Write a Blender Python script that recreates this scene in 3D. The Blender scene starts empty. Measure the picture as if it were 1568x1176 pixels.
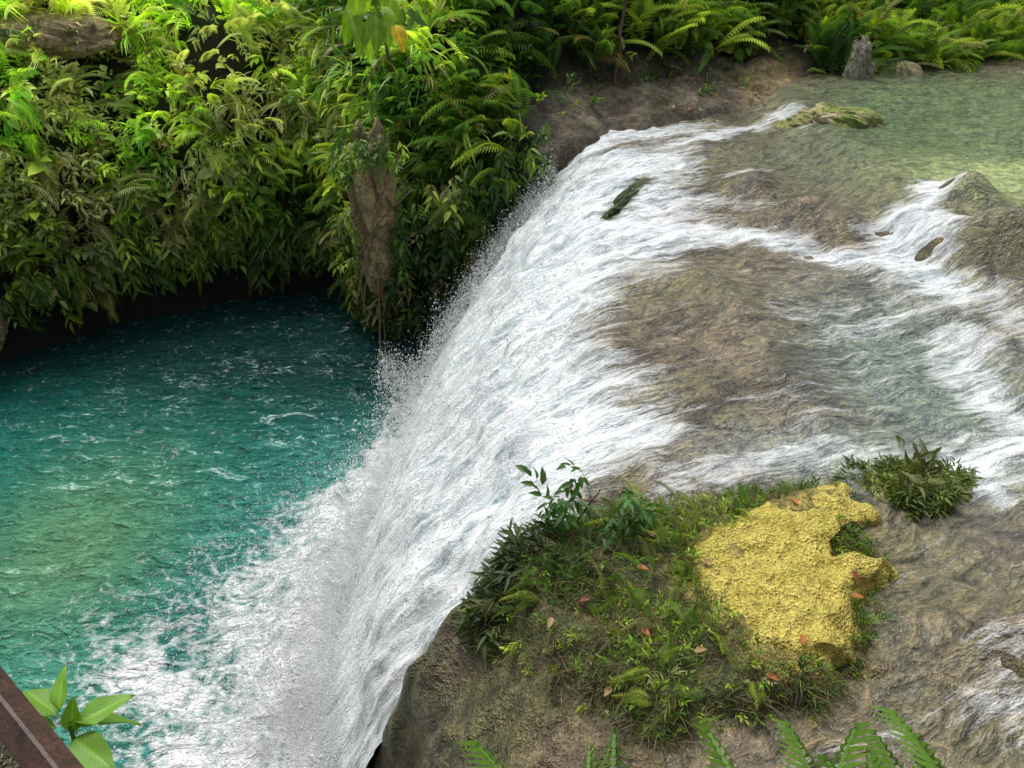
import bpy, math, numpy as np
rng=np.random.default_rng(7)
scene=bpy.context.scene
# ------------------------------------------------------------ noise helpers
_perm=rng.permutation(4096)
_val=rng.random(4096)
def vnoise(x,y,seed=0):
    x=np.asarray(x,float)+seed*17.31; y=np.asarray(y,float)+seed*9.77
    xi=np.floor(x).astype(int); yi=np.floor(y).astype(int)
    fx=x-xi; fy=y-yi
    fx=fx*fx*(3-2*fx); fy=fy*fy*(3-2*fy)
    def h(a,b): return _val[(_perm[(a)&4095]+b*57)&4095]
    a=h(xi,yi);b=h(xi+1,yi);c=h(xi,yi+1);d=h(xi+1,yi+1)
    return (a*(1-fx)+b*fx)*(1-fy)+(c*(1-fx)+d*fx)*fy
def fbm(x,y,o=4,seed=0,gain=.5):
    s=0;a=1;t=0
    for i in range(o):
        s=s+a*vnoise(x*2**i,y*2**i,seed+i*3); t+=a; a*=gain
    return s/t*2-1
def ridge(x,y,o=3,seed=0):
    s=0;a=1;t=0
    for i in range(o):
        s=s+a*(1-np.abs(vnoise(x*2**i,y*2**i,seed+i*3)*2-1)); t+=a;a*=.5
    return s/t
def sstep(a,b,x):
    t=np.clip((x-a)/(b-a),0,1); return t*t*(3-2*t)
def pdist(x,y,P):
    best=np.full(np.shape(x),1e9)
    for (x0,y0),(x1,y1) in zip(P[:-1],P[1:]):
        dx,dy=x1-x0,y1-y0
        t=np.clip(((x-x0)*dx+(y-y0)*dy)/(dx*dx+dy*dy),0,1)
        best=np.minimum(best,np.hypot(x-x0-t*dx,y-y0-t*dy))
    return best
def inpoly(x,y,P):
    c=np.zeros(np.shape(x),bool)
    Q=P+[P[0]]
    for (x0,y0),(x1,y1) in zip(Q[:-1],Q[1:]):
        if y0==y1: continue
        m=((y0>y)!=(y1>y))&(x<(x1-x0)*(y-y0)/(y1-y0)+x0)
        c^=m
    return c
def sdpoly(x,y,P):   # positive inside
    d=pdist(x,y,P+[P[0]]); return np.where(inpoly(x,y,P),d,-d)

# ------------------------------------------------------------ ground plan (metres)
WL=[(-24,6),(-14,11.5),(-10.8,13.5),(-8.8,15.2),(-6.8,16.2),(-4.9,16.7),(-3.9,16.4),(-3.1,15.0),(-2.2,14.7),(-1.5,14.9)]
BL=[(-1.5,14.9),(.85,15.5),(2.2,16.2),(3.7,16.9),(5.8,17.8),(7.2,19.1),(10.3,20.4),(14,21.6),(40,27)]
FB=[(-1.5,14.9),(-1.8,13),(-2.0,11.7),(-2.2,10.2),(-2.4,9),(-2.6,7.6),(-2.6,6.2),(-2.5,5.0),(-2.2,4.0)]
NC=[(-1.45,3.95),(-1.15,3.6),(-1.25,3.2),(-1.1,2.6),(-.95,1.6)]
POOL=WL+FB[1:]+NC+[(-24,1.6)]
LXY=WL+BL[1:]
LX=[p[0] for p in LXY];LY=[p[1] for p in LXY]
MP=[(-.28,4.06),(-.05,4.54),(.26,4.75),(1.07,5.15),(1.6,5.2),(2.4,5.35),(3.1,5.45),(3.3,4.9),(2.9,4.0),(2.5,3.4),(2.1,3.1),(1.43,2.85),(.88,2.85),(.23,3.4)]
YP=[(1.4,4.16),(1.5,4.5),(1.64,4.67),(2.0,4.85),(2.32,5.11),(2.7,5.2),(3.0,5.23),(3.17,4.98),(3.1,4.78),(2.78,4.7),(2.66,4.52),(2.8,4.36),(3.04,4.29),(2.9,4.1),(2.78,4.02),(2.62,3.8),(2.5,3.66),(2.42,3.45),(2.28,3.32),(1.9,3.27),(1.75,3.45),(1.66,3.6),(1.48,3.9)]
BLD=[(4.25,13.0,.6,.45,.36),(4.7,11.6,.6,.35,.44),(5.2,11.1,.45,.3,.34),(2.9,9.0,.8,.9,.24),(2.9,7.1,.7,.6,.12),(7.2,11.7,.45,.4,.42),(7.1,10.3,.7,.35,.4),
     (7.0,8.6,.8,.8,.32),(4.6,15.2,.8,.35,.15),(3.6,3.6,.6,.5,.22),(4.6,4.3,.8,.4,.22),(4.9,3.0,.7,.6,.26),(1.6,2.3,.5,.4,.14),(.2,2.7,.5,.5,.12)]
def upland(x,y): return .42*sstep(0,.8,(x-5.6)*.6+(y-10.6)*.6)*sstep(5.0,6.4,x)
def bed_low(x,y):
    z=0.06*fbm(x*.7,y*.7,3,3)+upland(x,y)
    for bx,by,sx,sy,h in BLD:
        z=z+h*np.exp(-((x-bx)/sx)**2-((y-by)/sy)**2)
    z=z-.25*np.exp(-((x-9.2)/2.0)**2-((y-14.5)/2.6)**2)
    z=z-.18*np.exp(-((x-4.6)/1.0)**2-((y-7.6)/1.6)**2)
    q=(x+.25*y+.5*fbm(x*.8,y*.8,3,17))*.75
    z=z+.12*(sstep(.35,.65,q-np.floor(q))-(q-np.floor(q)))*sstep(2.2,3.2,x)*sstep(12.5,10.5,y)
    z=z+.05*(ridge(x*1.3,y*1.3,3,19)-.6)*sstep(1.6,2.6,x)*sstep(8.5,6.5,x)
    return z
def fall_tau(x,y):
    d=pdist(x,y,FB); W=3.75-.5*sstep(6.5,4.8,y)
    return np.clip(1-d/W,0,1)
def rockdetail(x,y):
    return .09*(ridge(x*1.7,y*1.7,4,5)-.62)+.05*fbm(x*4,y*4,4,11)
def H(x,y):
    x=np.asarray(x,float);y=np.asarray(y,float)
    sd=-sdpoly(x,y,POOL)
    tau=fall_tau(x,y)
    bl=bed_low(x,y)
    fine=rockdetail(x,y)
    zr=-4*tau**1.45-.26*sstep(0,.12,tau)+bl*(1-sstep(0,.5,tau))+fine*(.45-.25*sstep(0,.1,tau)+.55*sstep(6,4.5,y)*sstep(2,3,x))
    zr=zr-.08*sstep(5.1,5.5,y)*sstep(4.2,3.2,x)*sstep(16,15,y)
    yb=np.interp(x,[-3,-1,-.3,.3,.9],[4.1,4.2,4.45,4.85,5.15])
    wn=sstep(yb+.12,yb-.12,y)
    sdn=np.maximum(sd+.18*fbm(x*2.6,y*2.6,3,13)*sstep(0,.2,sd),0)
    zn=np.interp(sdn,[0,.12,.3,.55,.9,1.4],[-4.3,-3.0,-1.9,-.95,-.35,0])+bl*sstep(.2,1.3,sd)+fine*2.2
    z=zr*(1-wn)+zn*wn
    md=sdpoly(x,y,MP)
    z=z+(.20*sstep(-.15,.4,md)+.12*sstep(0,.3,md)*fbm(x*2.2,y*2.2,4,21))*sstep(-.1,.35,sd+y*0)
    yl=np.interp(x,LX,LY); land=y>yl
    dl=pdist(x,y,LXY)
    dl2=np.maximum(dl+(1.1*fbm(x*.7,y*.4,3,31)+.35*fbm(x*2.0,y*1.1,2,33))*sstep(.1,1.1,dl),0)
    p1=np.interp(dl2,[0,.25,.6,1.2,2.0,3.0,5,8,15,40],[-4.6,-3.5,-1.8,-.3,.9,1.8,2.6,3.2,5,9])
    dl3=np.maximum(dl+.3*fbm(x*.8,y*.8,3,31)*sstep(0,.8,dl),0)
    p2=np.interp(dl3,[0,.35,.7,1.2,2.3,3.1,4.2,8,15,40],[-.05,.28,.34,.55,.75,1.6,2.5,4,6,10])
    wb=sstep(-1.9,.8,x)
    ph=p1*(1-wb)+p2*wb+.2*fbm(x*1.5,y*1.5,3,41)+fine*1.3
    z=np.where(land,ph,z)
    inside=sd<0
    z=np.where(inside&~land,np.minimum(-4.25+sd*1.2,-4.2).clip(-7,0),z)
    yt=np.interp(x,[-24,-1.6,-.2,1,15,40],[1.3,1.25,.35,.4,.4,.4])
    zt=np.interp(y-yt,[-9,0,.3,.8,1.2,1.21],[3.35,3.3,1.6,-.1,-4.5,-30])
    z=np.maximum(z,zt+fine*sstep(-.3,.2,y-yt))
    return z
def Wz(x,y):
    tau=fall_tau(x,y)
    z=.065+bed_low(x,y)*.95*(1-sstep(0,.5,tau))-4.1*tau**1.75
    z=z+.05*sstep(2.6,3.2,x)*sstep(6,5,y)
    return z
def foam_mask(x,y):
    ys=[4.0,5.0,5.2,5.7,6.3,6.9,7.66,8.75,9.9,10.3,11.0,11.7,13.2,14.5,15.9,16.5]
    xs=[.6,.8,.9,1.4,2.2,2.0,1.45,1.8,2.2,3.0,3.5,3.4,3.4,3.8,3.9,4.2]
    e=np.interp(y,ys,xs)+.6*fbm(x*.9,y*2.2,4,51)
    F=sstep(-.7,1.2,e-x)
    F=F*(1-.65*np.exp(-((x-1.75)/.5)**2-((y-8.6)/1.2)**2))
    F=F*(1-.45*sstep(.1,.45,fbm((y-.32*x)*1.6,x*.5,3,53))*sstep(-.6,.8,x))
    F=F*(1-.7*np.exp(-(pdist(x,y,[(1.6,11.9),(2.4,13.5)])/.16)**2))
    def band(P,w,s):
        return s*np.exp(-(pdist(x+.25*fbm(x*2,y*2,3,61),y+.25*fbm(x*2,y*2,3,62),P)/w)**2)
    for P,w,s in [([(6.95,12.3),(6.2,11.2),(6.0,10.7)],.28,.85),([(6.1,11.0),(5.7,10.2),(5.9,9.3)],.62,1.1),([(5.6,10.1),(4.6,10.3),(3.8,10.9),(3,11.2)],.45,.95),
                  ([(6.2,17.1),(4.6,16.2),(3.4,15.6)],.28,.8),([(5.5,8.2),(5.35,7.2),(5.25,6.5)],.42,.78),([(5.6,6.2),(5.0,5.9),(4.4,5.6)],.42,1.05),([(6.3,6.6),(5.5,5.9)],.4,.9),
                  ([(4.3,3.6),(3.6,3.1)],.45,.65),([(5.0,4.2),(4.2,3.6)],.35,.55),([(2.0,2.2),(2.6,2.5)],.25,.5),([(4.2,5.7),(2.8,5.8),(1.4,5.4)],.35,.55),([(5.8,9.2),(4.6,8.6),(3.6,8.6)],.6,.48),
                  ([(7.4,15.9),(5.6,15.5)],.2,.45),([(5.6,8.6),(4.2,7.4),(3.0,6.4)],.9,.32),([(6.5,9.0),(6.2,7.6)],.4,.55),([(4.6,13.9),(3.9,13.6)],.25,.5),([(5.2,11.9),(4.4,12.2),(3.4,12.4)],.25,.55)]:
        F=np.maximum(F,band(P,w,s))
    F=np.maximum(F,.15*sstep(6.8,5.5,x)*sstep(14,11,y)+0*x)  # faint floor: stray foam streaks that also serve as painted glints
    return np.clip(F,0,1)

# ------------------------------------------------------------ mesh helper
def make_mesh(name,verts,faces,mat=None,colors=None,attrs=None,vec=None,smooth=True):
    me=bpy.data.meshes.new(name)
    verts=np.ascontiguousarray(verts,dtype=np.float32)
    me.vertices.add(len(verts)); me.vertices.foreach_set('co',verts.ravel())
    faces=[np.asarray(f,dtype=np.int32) for f in faces if len(f)]
    loops=np.concatenate([f.ravel() for f in faces])
    tot=np.concatenate([np.full(len(f),f.shape[1],np.int32) for f in faces])
    st=np.concatenate([[0],np.cumsum(tot)[:-1]]).astype(np.int32)
    me.loops.add(len(loops)); me.loops.foreach_set('vertex_index',loops)
    me.polygons.add(len(tot)); me.polygons.foreach_set('loop_start',st); me.polygons.foreach_set('loop_total',tot)
    me.polygons.foreach_set('use_smooth',np.full(len(tot),smooth))
    me.update(calc_edges=True)
    if colors is not None:
        a=me.attributes.new('col','FLOAT_COLOR','POINT')
        c=np.ones((len(verts),4),np.float32); c[:,:colors.shape[1]]=colors
        a.data.foreach_set('color',c.ravel())
    for k,v in (attrs or {}).items():
        a=me.attributes.new(k,'FLOAT','POINT'); a.data.foreach_set('value',np.ascontiguousarray(v,dtype=np.float32))
    for k,v in (vec or {}).items():
        a=me.attributes.new(k,'FLOAT_VECTOR','POINT'); a.data.foreach_set('vector',np.ascontiguousarray(v,dtype=np.float32).ravel())
    ob=bpy.data.objects.new(name,me)
    scene.collection.objects.link(ob)
    if mat: me.materials.append(mat)
    return ob
def grid_faces(nx,ny):
    i=np.arange(nx*ny).reshape(ny,nx)
    return np.stack([i[:-1,:-1],i[:-1,1:],i[1:,1:],i[1:,:-1]],-1).reshape(-1,4)
def compact(verts,faces,arrs):
    used=np.zeros(len(verts),bool)
    used[faces.ravel()]=True
    idx=np.cumsum(used)-1
    return verts[used],idx[faces],[a[used] for a in arrs]

# ------------------------------------------------------------ materials
class NT:
    def __init__(s,name):
        s.m=bpy.data.materials.new(name); s.m.use_nodes=True; s.t=s.m.node_tree; s.t.nodes.clear()
    def n(s,typ,ins=None,**kw):
        nd=s.t.nodes.new(typ)
        for k,v in kw.items(): setattr(nd,k,v)
        for k,v in (ins or {}).items():
            sock=nd.inputs[k]
            if isinstance(v,bpy.types.NodeSocket): s.t.links.new(v,sock)
            else: sock.default_value=v
        return nd
    def attr(s,name,out='Fac'): return s.n('ShaderNodeAttribute',attribute_name=name).outputs[out]
    def math(s,op,a,b=0.0,c=None,clamp=False):
        ins={0:a,1:b}
        if c is not None: ins[2]=c
        return s.n('ShaderNodeMath',ins,operation=op,use_clamp=clamp).outputs[0]
    def mr(s,v,a,b,c=0.0,d=1.0): return s.n('ShaderNodeMapRange',{'Value':v,'From Min':a,'From Max':b,'To Min':c,'To Max':d}).outputs[0]
    def ramp(s,f,stops):
        nd=s.n('ShaderNodeValToRGB',{'Fac':f}); r=nd.color_ramp
        while len(r.elements)<len(stops): r.elements.new(.5)
        for e,(p,c) in zip(r.elements,stops):
            e.position=p; e.color=c if len(c)==4 else (*c,1)
        return nd.outputs[0]
    def noise(s,scale,detail=4,rough=.6,vec=None,dist=0,out='Fac'):
        ins={'Scale':scale,'Detail':detail,'Roughness':rough,'Distortion':dist}
        if vec is not None: ins['Vector']=vec
        return s.n('ShaderNodeTexNoise',ins).outputs[out]
    def mix(s,f,a,b,typ='MIX'):
        nd=s.n('ShaderNodeMix',data_type='RGBA',blend_type=typ)
        for i,v in ((0,f),(6,a),(7,b)):
            if isinstance(v,bpy.types.NodeSocket): s.t.links.new(v,nd.inputs[i])
            else: nd.inputs[i].default_value=v if i==0 or len(v)==4 else (*v,1)
        return nd.outputs[2]
    def bump(s,h,strength=.5,dist=.05):
        return s.n('ShaderNodeBump',{'Height':h,'Strength':strength,'Distance':dist}).outputs[0]
    def pos(s): return s.n('ShaderNodeNewGeometry').outputs['Position']
    def vscale(s,v,sc): return s.n('ShaderNodeMapping',{'Vector':v,'Scale':sc}).outputs[0]
    def out(s,sh):
        s.n('ShaderNodeOutputMaterial',{'Surface':sh}); return s.m

def mat_ground():
    t=NT('rock_and_soil'); p=t.pos(); col=t.attr('col','Color')
    n2=t.noise(5,5,.72,p); n3=t.noise(38,2,.7,p)
    c=t.mix(1.0,col,t.ramp(n2,[(.3,(.3,.29,.27)),(.48,(.85,.84,.82)),(.7,(1.8,1.72,1.5))]),'MULTIPLY')
    c=t.mix(.9,c,t.ramp(n3,[(.3,(.45,.45,.45)),(.7,(1.55,1.55,1.55))]),'MULTIPLY')
    h=t.math('ADD',t.math('MULTIPLY',n2,1.6),t.math('MULTIPLY',n3,.35))
    b=t.bump(h,1.0,.10)
    r=t.math('SUBTRACT',.85,t.math('MULTIPLY',t.attr('wet'),.58))
    bs=t.n('ShaderNodeBsdfPrincipled',{'Base Color':c,'Roughness':r,'Normal':b})
    return t.out(bs.outputs[0])
def mat_leaf(name='leaves',transl=.32):
    t=NT(name); col=t.attr('col','Color')
    bs=t.n('ShaderNodeBsdfPrincipled',{'Base Color':col,'Roughness':.48,'Specular IOR Level':.35})
    tr=t.n('ShaderNodeBsdfTranslucent',{'Color':t.mix(1.0,col,(1.6,1.6,.5),'MULTIPLY')})
    mx=t.n('ShaderNodeMixShader',{0:transl,1:bs.outputs[0],2:tr.outputs[0]})
    return t.out(mx.outputs[0])
def mat_water_flow(name):
    t=NT(name); col=t.attr('col','Color'); F=t.attr('foam'); fl=t.attr('flow','Vector')
    f1=t.noise(1.0,3,.65,t.vscale(fl,(6,.6,1)),.4)
    f2=t.noise(1.0,3,.7,t.vscale(fl,(24,3.6,1)),.3)
    f3=t.noise(1.0,2,.75,t.vscale(fl,(85,26,1)))
    s=t.math('ADD',t.math('MULTIPLY',f1,.42),t.math('ADD',t.math('MULTIPLY',f2,.36),t.math('MULTIPLY',f3,.22)))
    x=t.math('ADD',F,t.math('MULTIPLY',t.math('SUBTRACT',s,.5),3.2))
    fm=t.mr(x,.34,.98)
    sh=t.ramp(s,[(.35,(.22,.30,.32)),(.44,(.52,.60,.62)),(.52,(.87,.90,.91)),(.61,(.98,.98,.98))])
    h=t.math('MULTIPLY',t.math('ADD',t.math('MULTIPLY',f2,1.0),t.math('ADD',f1,t.math('MULTIPLY',f3,.5))),.6)
    n2=t.noise(1.0,4,.65,t.vscale(fl,(5.5,3.0,1)),1.2); n3=t.noise(1.0,2,.6,t.vscale(fl,(24,14,1)),.6)
    bc=t.mix(1.0,col,t.ramp(n2,[(.33,(.36,.38,.42)),(.5,(.95,.95,.95)),(.68,(1.65,1.5,1.25))]),'MULTIPLY')
    bc=t.mix(.8,bc,t.ramp(n3,[(.32,(.6,.6,.6)),(.68,(1.45,1.45,1.45))]),'MULTIPLY')
    hw=t.math('ADD',n2,t.math('MULTIPLY',n3,.45))
    hh=t.mix(fm,hw,h)
    b=t.bump(hh,.95,.08)
    c=t.mix(fm,bc,sh)
    r=t.mr(fm,0,.6,.10,.9)
    bs=t.n('ShaderNodeBsdfPrincipled',{'Base Color':c,'Roughness':r,'Normal':b,'IOR':1.38,'Specular IOR Level':t.mr(fm,0,.7,.5,.05)})
    return t.out(bs.outputs[0])
def mat_pool():
    t=NT('pool_water'); p=t.pos(); col=t.attr('col','Color'); F=t.attr('foam')
    dn=t.noise(1.6,2,.6,p,out='Color')
    pw=t.n('ShaderNodeVectorMath',{0:p,1:t.n('ShaderNodeVectorMath',{0:dn,'Scale':1.0},operation='SCALE').outputs[0]},operation='ADD').outputs[0]
    vo=t.n('ShaderNodeTexVoronoi',{'Vector':t.vscale(pw,(2.6,4.0,1)),'Scale':1.0},feature='DISTANCE_TO_EDGE').outputs['Distance']
    n1=t.noise(2.2,4,.7,p); n2=t.noise(11,3,.7,p)
    lace=t.math('SUBTRACT',.4,t.math('MULTIPLY',vo,3.4))
    x=t.math('ADD',t.math('MULTIPLY',F,2.0),t.math('MULTIPLY',lace,.8))
    x=t.math('ADD',x,t.math('MULTIPLY',t.math('SUBTRACT',n2,.5),2.2))
    x=t.math('ADD',x,t.math('MULTIPLY',t.math('SUBTRACT',n1,.5),1.6))
    fm=t.mr(x,.4,1.6)
    h1=t.noise(1.0,4,.62,t.vscale(p,(2.0,5.0,1)),1.4)
    h2=t.noise(1.0,3,.6,t.vscale(p,(9,18,1)),.4)
    glint=t.math('MULTIPLY',t.mr(h1,.565,.66),t.mr(t.attr('crest_glint'),.38,.8)); glint=t.math('MULTIPLY',glint,t.mr(h2,.42,.6)); glint=t.math('MULTIPLY',glint,.9)  # pale glints on wave crests: reflections painted into the water colour
    h=t.math('ADD',h1,t.math('MULTIPLY',h2,.45))
    b=t.bump(h,1.0,.2)
    cc=t.mix(1.0,col,t.ramp(h,[(.5,(.6,.66,.68)),(.72,(1,1,1)),(.95,(1.7,1.5,1.5))]),'MULTIPLY')
    cc=t.mix(fm,cc,(.92,.94,.94)); cc=t.mix(glint,cc,(.7,.88,.84))
    r=t.math('ADD',.08,t.math('MULTIPLY',fm,.5))
    bs=t.n('ShaderNodeBsdfPrincipled',{'Base Color':cc,'Roughness':r,'Normal':b,'IOR':1.33})
    return t.out(bs.outputs[0])
def mat_simple(name,c1,c2,scale=12,rough=.8,bump=.6,dist=.03,c3=None,pits=False):
    t=NT(name); p=t.pos(); n=t.noise(scale,5,.7,p); n2=t.noise(scale*6,3,.7,p)
    c=t.mix(t.ramp(n,[(.35,(0,0,0)),(.65,(1,1,1))]),c1,c2)
    if c3: c=t.mix(t.mr(t.noise(scale*.5,4,.7,p,.5),.52,.62),c,c3)
    c=t.mix(.8,c,t.ramp(n2,[(.32,(.4,.4,.4)),(.65,(1.45,1.45,1.45))]),'MULTIPLY')
    h=t.math('ADD',n,t.math('MULTIPLY',n2,.5))
    if pits:
        v=t.n('ShaderNodeTexVoronoi',{'Vector':p,'Scale':44.0}).outputs['Distance']
        h=t.math('ADD',h,t.math('MULTIPLY',v,.5))
        c=t.mix(.6,c,t.ramp(v,[(.0,(.6,.55,.4)),(.5,(1.2,1.2,1.2))]),'MULTIPLY')
    b=t.bump(h,bump,dist)
    return t.out(t.n('ShaderNodeBsdfPrincipled',{'Base Color':c,'Roughness':rough,'Normal':b}).outputs[0])
M_ground=mat_ground(); M_leaf=mat_leaf(); M_fall=mat_water_flow('running_water'); M_pool=mat_pool()
M_rock=mat_simple('limestone',(.22,.16,.08),(.46,.35,.18),3,.85,1.0,.10,(.10,.115,.035))
M_pale=mat_simple('pale_limestone',(.28,.25,.19),(.60,.55,.44),5,.85,1.0,.08,(.13,.17,.03))
M_bark=mat_simple('bark',(.08,.05,.03),(.2,.13,.07),10,.85)
M_rust=mat_simple('rusty_metal',(.035,.018,.012),(.09,.04,.025),30,.5,.3,.005)
M_dry=mat_leaf('dry_leaves',.15)

# ------------------------------------------------------------ terrain
def axis(segs):
    out=[]
    for a,b,s in segs: out.append(np.arange(a,b-1e-6,s))
    return np.concatenate(out+[[segs[-1][1]]])
gx=axis([(-60,-16,2.0),(-16,-3,.09),(-3,5.6,.04),(5.6,15,.1),(15,60,2.0)])
gy=axis([(-30,-1,2.0),(-1,2,.1),(2,9,.04),(9,20,.08),(20,28,.15),(28,60,2.0)])
X,Y=np.meshgrid(gx,gy); x=X.ravel();y=Y.ravel()
z=H(x,y)
yl=np.interp(x,LX,LY); dl=pdist(x,y,LXY); land=y>yl
md=sdpoly(x,y,MP)
def blend(c,w,new): return c*(1-w[:,None])+np.array(new)*w[:,None]
col=np.tile(np.array([.16,.13,.085]),(len(x),1))
nn=fbm(x*.9,y*.9,4,71)
col=blend(col,sstep(.0,.5,nn)*.6,(.26,.20,.13))
col=blend(col,sstep(.1,.5,fbm(x*1.3,y*1.3,4,72))*.6,(.11,.12,.04))
col=blend(col,sstep(6.5,8,x)*sstep(10,11.5,y)*.8,(.20,.21,.08))
mw=sstep(-.1,.1,md+.16*fbm(x*4,y*4,3,73)); col=blend(col,mw,(.085,.095,.03))
col=blend(col,mw*sstep(.1,.4,fbm(x*3,y*3,4,74)),(.13,.09,.05))
ym=sstep(-.28,.0,sdpoly(x,y,YP)+.15*fbm(x*4,y*4,3,75)); col=blend(col,ym*.8,(.32,.27,.07))
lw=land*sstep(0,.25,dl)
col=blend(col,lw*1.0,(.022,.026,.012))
bankw=lw*sstep(.4,1.2,x)*sstep(2.6,2.1,dl)*sstep(7.6,6.6,x); col=blend(col,bankw,(.14,.115,.08))
col=blend(col,bankw*sstep(0,.4,fbm(x*1.6,y*1.6,4,78))*.6,(.08,.085,.035))
col=blend(col,bankw*sstep(.15,.5,fbm(x*1.9,y*1.9,4,79))*.6,(.26,.22,.16))
tanw=bankw*sstep(5.0,5.6,x)*sstep(1.2,.6,np.abs(dl-.7)); col=blend(col,tanw*.7,(.38,.29,.14))
recess_shade=land*sstep(-1.2,-1.8,x)*sstep(-2.2,-2.9,z); col=blend(col,recess_shade,(.010,.012,.008))  # recess shade under the overhanging foliage, painted into the ground colour
yt=np.interp(x,[-24,-1.6,-.2,1,15,40],[1.3,1.25,.35,.4,.4,.4]); col=blend(col,sstep(1.2,.6,y-yt),(.1,.09,.05))
wet=(1-lw)*(1-mw*.9)
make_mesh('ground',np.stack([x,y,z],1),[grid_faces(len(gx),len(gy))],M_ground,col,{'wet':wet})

# ------------------------------------------------------------ running water
gx=axis([(-2.8,3.6,.032),(3.6,7,.045),(7,22,.12)]); gy=axis([(1.2,9,.036),(9,16,.048),(16,26,.12)])
X,Y=np.meshgrid(gx,gy); x=X.ravel();y=Y.ravel()
tau=fall_tau(x,y); F=foam_mask(x,y); base=Wz(x,y)
fall=sstep(.02,.35,tau)
fu=y-.32*x+.10*fbm(x*1.5,y*1.5,2,77); fv=x+base*1.0
toe=sstep(1.0,.93,tau)
rope=ridge(fu*2.0,fv*.35,3,81)-.55; fine=fbm(fu*9,fv*1.1,2,85); clump=fbm(fu*5,fv*1.6,3,87); big=fbm(fu*1.1,fv*.8,3,89)
gn=np.gradient(base.reshape(X.shape),gy,gx); nx=-gn[1].ravel();ny=-gn[0].ravel()
L=np.sqrt(nx*nx+ny*ny+1);nx/=L;ny/=L;nz=1/L
lowf=1-.55*sstep(.5,.85,tau)
amp=toe*fall*lowf*(.30*rope+.035*fine+.09*clump+.18*big)+(1-fall)*(F*(.10*clump+.05*fbm(x*6,y*6,3,90))+.02*fbm(x*3,y*4,3,91))
v=np.stack([x+nx*amp,y+ny*amp,base+nz*amp],1)
wc=np.tile(np.array([.17,.14,.095]),(len(x),1))
def setw(w,c):
    global wc
    wc=blend(wc,w,c)
g=lambda cx,cy,sx,sy: np.exp(-((x-cx)/sx)**2-((y-cy)/sy)**2)
setw(sstep(-.1,.4,fbm(x*.8,y*.8,4,72))*.55,(.15,.15,.08))
setw(sstep(.05,.45,fbm(x*1.1,y*1.4,4,76))*.75,(.07,.058,.042))
setw(np.clip(g(4.7,7.3,1.2,1.9)*1.2,0,1)*.85,(.17,.23,.20))
setw(np.clip(g(5.3,9.0,1.0,.9)*1.1,0,1)*.6,(.17,.20,.17))
setw(np.clip(g(3.4,5.8,1.5,.45)*1.1,0,1)*.8,(.28,.33,.31))
setw(np.clip(g(6.2,14.3,2.2,1.9)*.9,0,1),(.13,.14,.085))
setw(np.clip(g(9.6,15.8,3.0,3.6)*1.6,0,1),(.12,.18,.08))
setw(np.clip(g(8.6,12.7,1.7,1.2)*1.4,0,1)*.95,(.38,.46,.20))  # sunlit yellow-green patch painted into the upper pool
setw(np.clip(g(9.5,10.5,2.4,1.4)*1.2,0,1)*.5,(.24,.25,.14))
setw(np.clip(fall*2,0,1),(.42,.49,.49))
setw(np.exp(-(pdist(x,y,[(1.6,11.9),(2.4,13.5)])/.2)**2),(.05,.07,.025))
faces=grid_faces(len(gx),len(gy))
fx=x[faces].mean(1); fy=y[faces].mean(1)
sdp=-sdpoly(fx,fy,POOL)
ylf=np.interp(fx,LX,LY)
farl=np.interp(fx,[-2.5,-1.6,.85,1.2],[11.9,13.0,15.3,30])+.35*fbm(fx*3,fy*1.5,3,93)
nearl=np.interp(fx,[-3,-1.6,-1,-.3,.3,.99,1.0],[3.95,4.08,4.12,4.3,4.6,4.9,0])
keep=(fy<ylf+.35)&(sdp>-.12)&(fy<farl)&(fy>nearl)
tf=tau[faces].mean(1)
flow=np.stack([fu,fv,0*x],1)
for nm,msk in (('waterfall',tf>.02),('stream_water',tf<=.02)):
    f=faces[keep&msk]
    vv,ff,(a,c,d)=compact(v,f,[wc,F,flow])
    make_mesh(nm,vv,[ff],M_fall,a,{'foam':c},{'flow':d})

# ------------------------------------------------------------ lower pool
gx=axis([(-24,-12,.2),(-12,0,.05)]); gy=axis([(.5,3.6,.3),(3.6,17.5,.05)])
X,Y=np.meshgrid(gx,gy); x=X.ravel();y=Y.ravel()
dF=pdist(x,y,FB)
w1=ridge(x*1.0+.5*fbm(x*.7,y*.7,2,5),y*2.1,3,101)-.5
w2=fbm(x*3.5,y*7,3,103)
near=np.exp(-dF/2.2)
nf=sstep(13,9,y)
zz=-4+(.10+.12*near)*w1+(.04+.06*near)*w2+.42*np.exp(-(dF/.8)**2)*(1+1.2*fbm(x*2.5,y*2.5,4,105))*nf
pf=.95*np.exp(-(dF/.45)**2)*sstep(14,11,y)
pf=np.maximum(pf,1.0*np.exp(-(np.maximum(dF-.7,0)/.65)**2)*sstep(10.2,8.4,y))
pf=np.maximum(pf,.85*np.exp(-(pdist(x,y,[(-2.6,5.2),(-3.6,5.5),(-4.9,6.1)])/.5)**2))
pf=np.maximum(pf,1.1*np.exp(-(pdist(x,y,[(-2.2,4.6),(-3.9,4.5)])/1.0)**2))
pf=np.maximum(pf,.72*np.exp(-(pdist(x,y,[(-3.2,8.6),(-3.9,7.6),(-3.8,6.2)])/.55)**2))
pf=np.maximum(pf,.38*np.exp(-(pdist(x,y,[(-3.8,7.4),(-4.8,6.2)])/1.3)**2))
pf*= .7+.6*np.clip(.5+.9*fbm(x*1.2,y*1.2,3,107),0,1)
pc=np.tile(np.array([.010,.18,.14]),(len(x),1))
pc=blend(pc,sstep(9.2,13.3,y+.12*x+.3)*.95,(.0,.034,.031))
pc=blend(pc,np.exp(-((x+6.9)/1.7)**2-((y-8.3)/2.2)**2)*.75,(.15,.33,.15))
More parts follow.
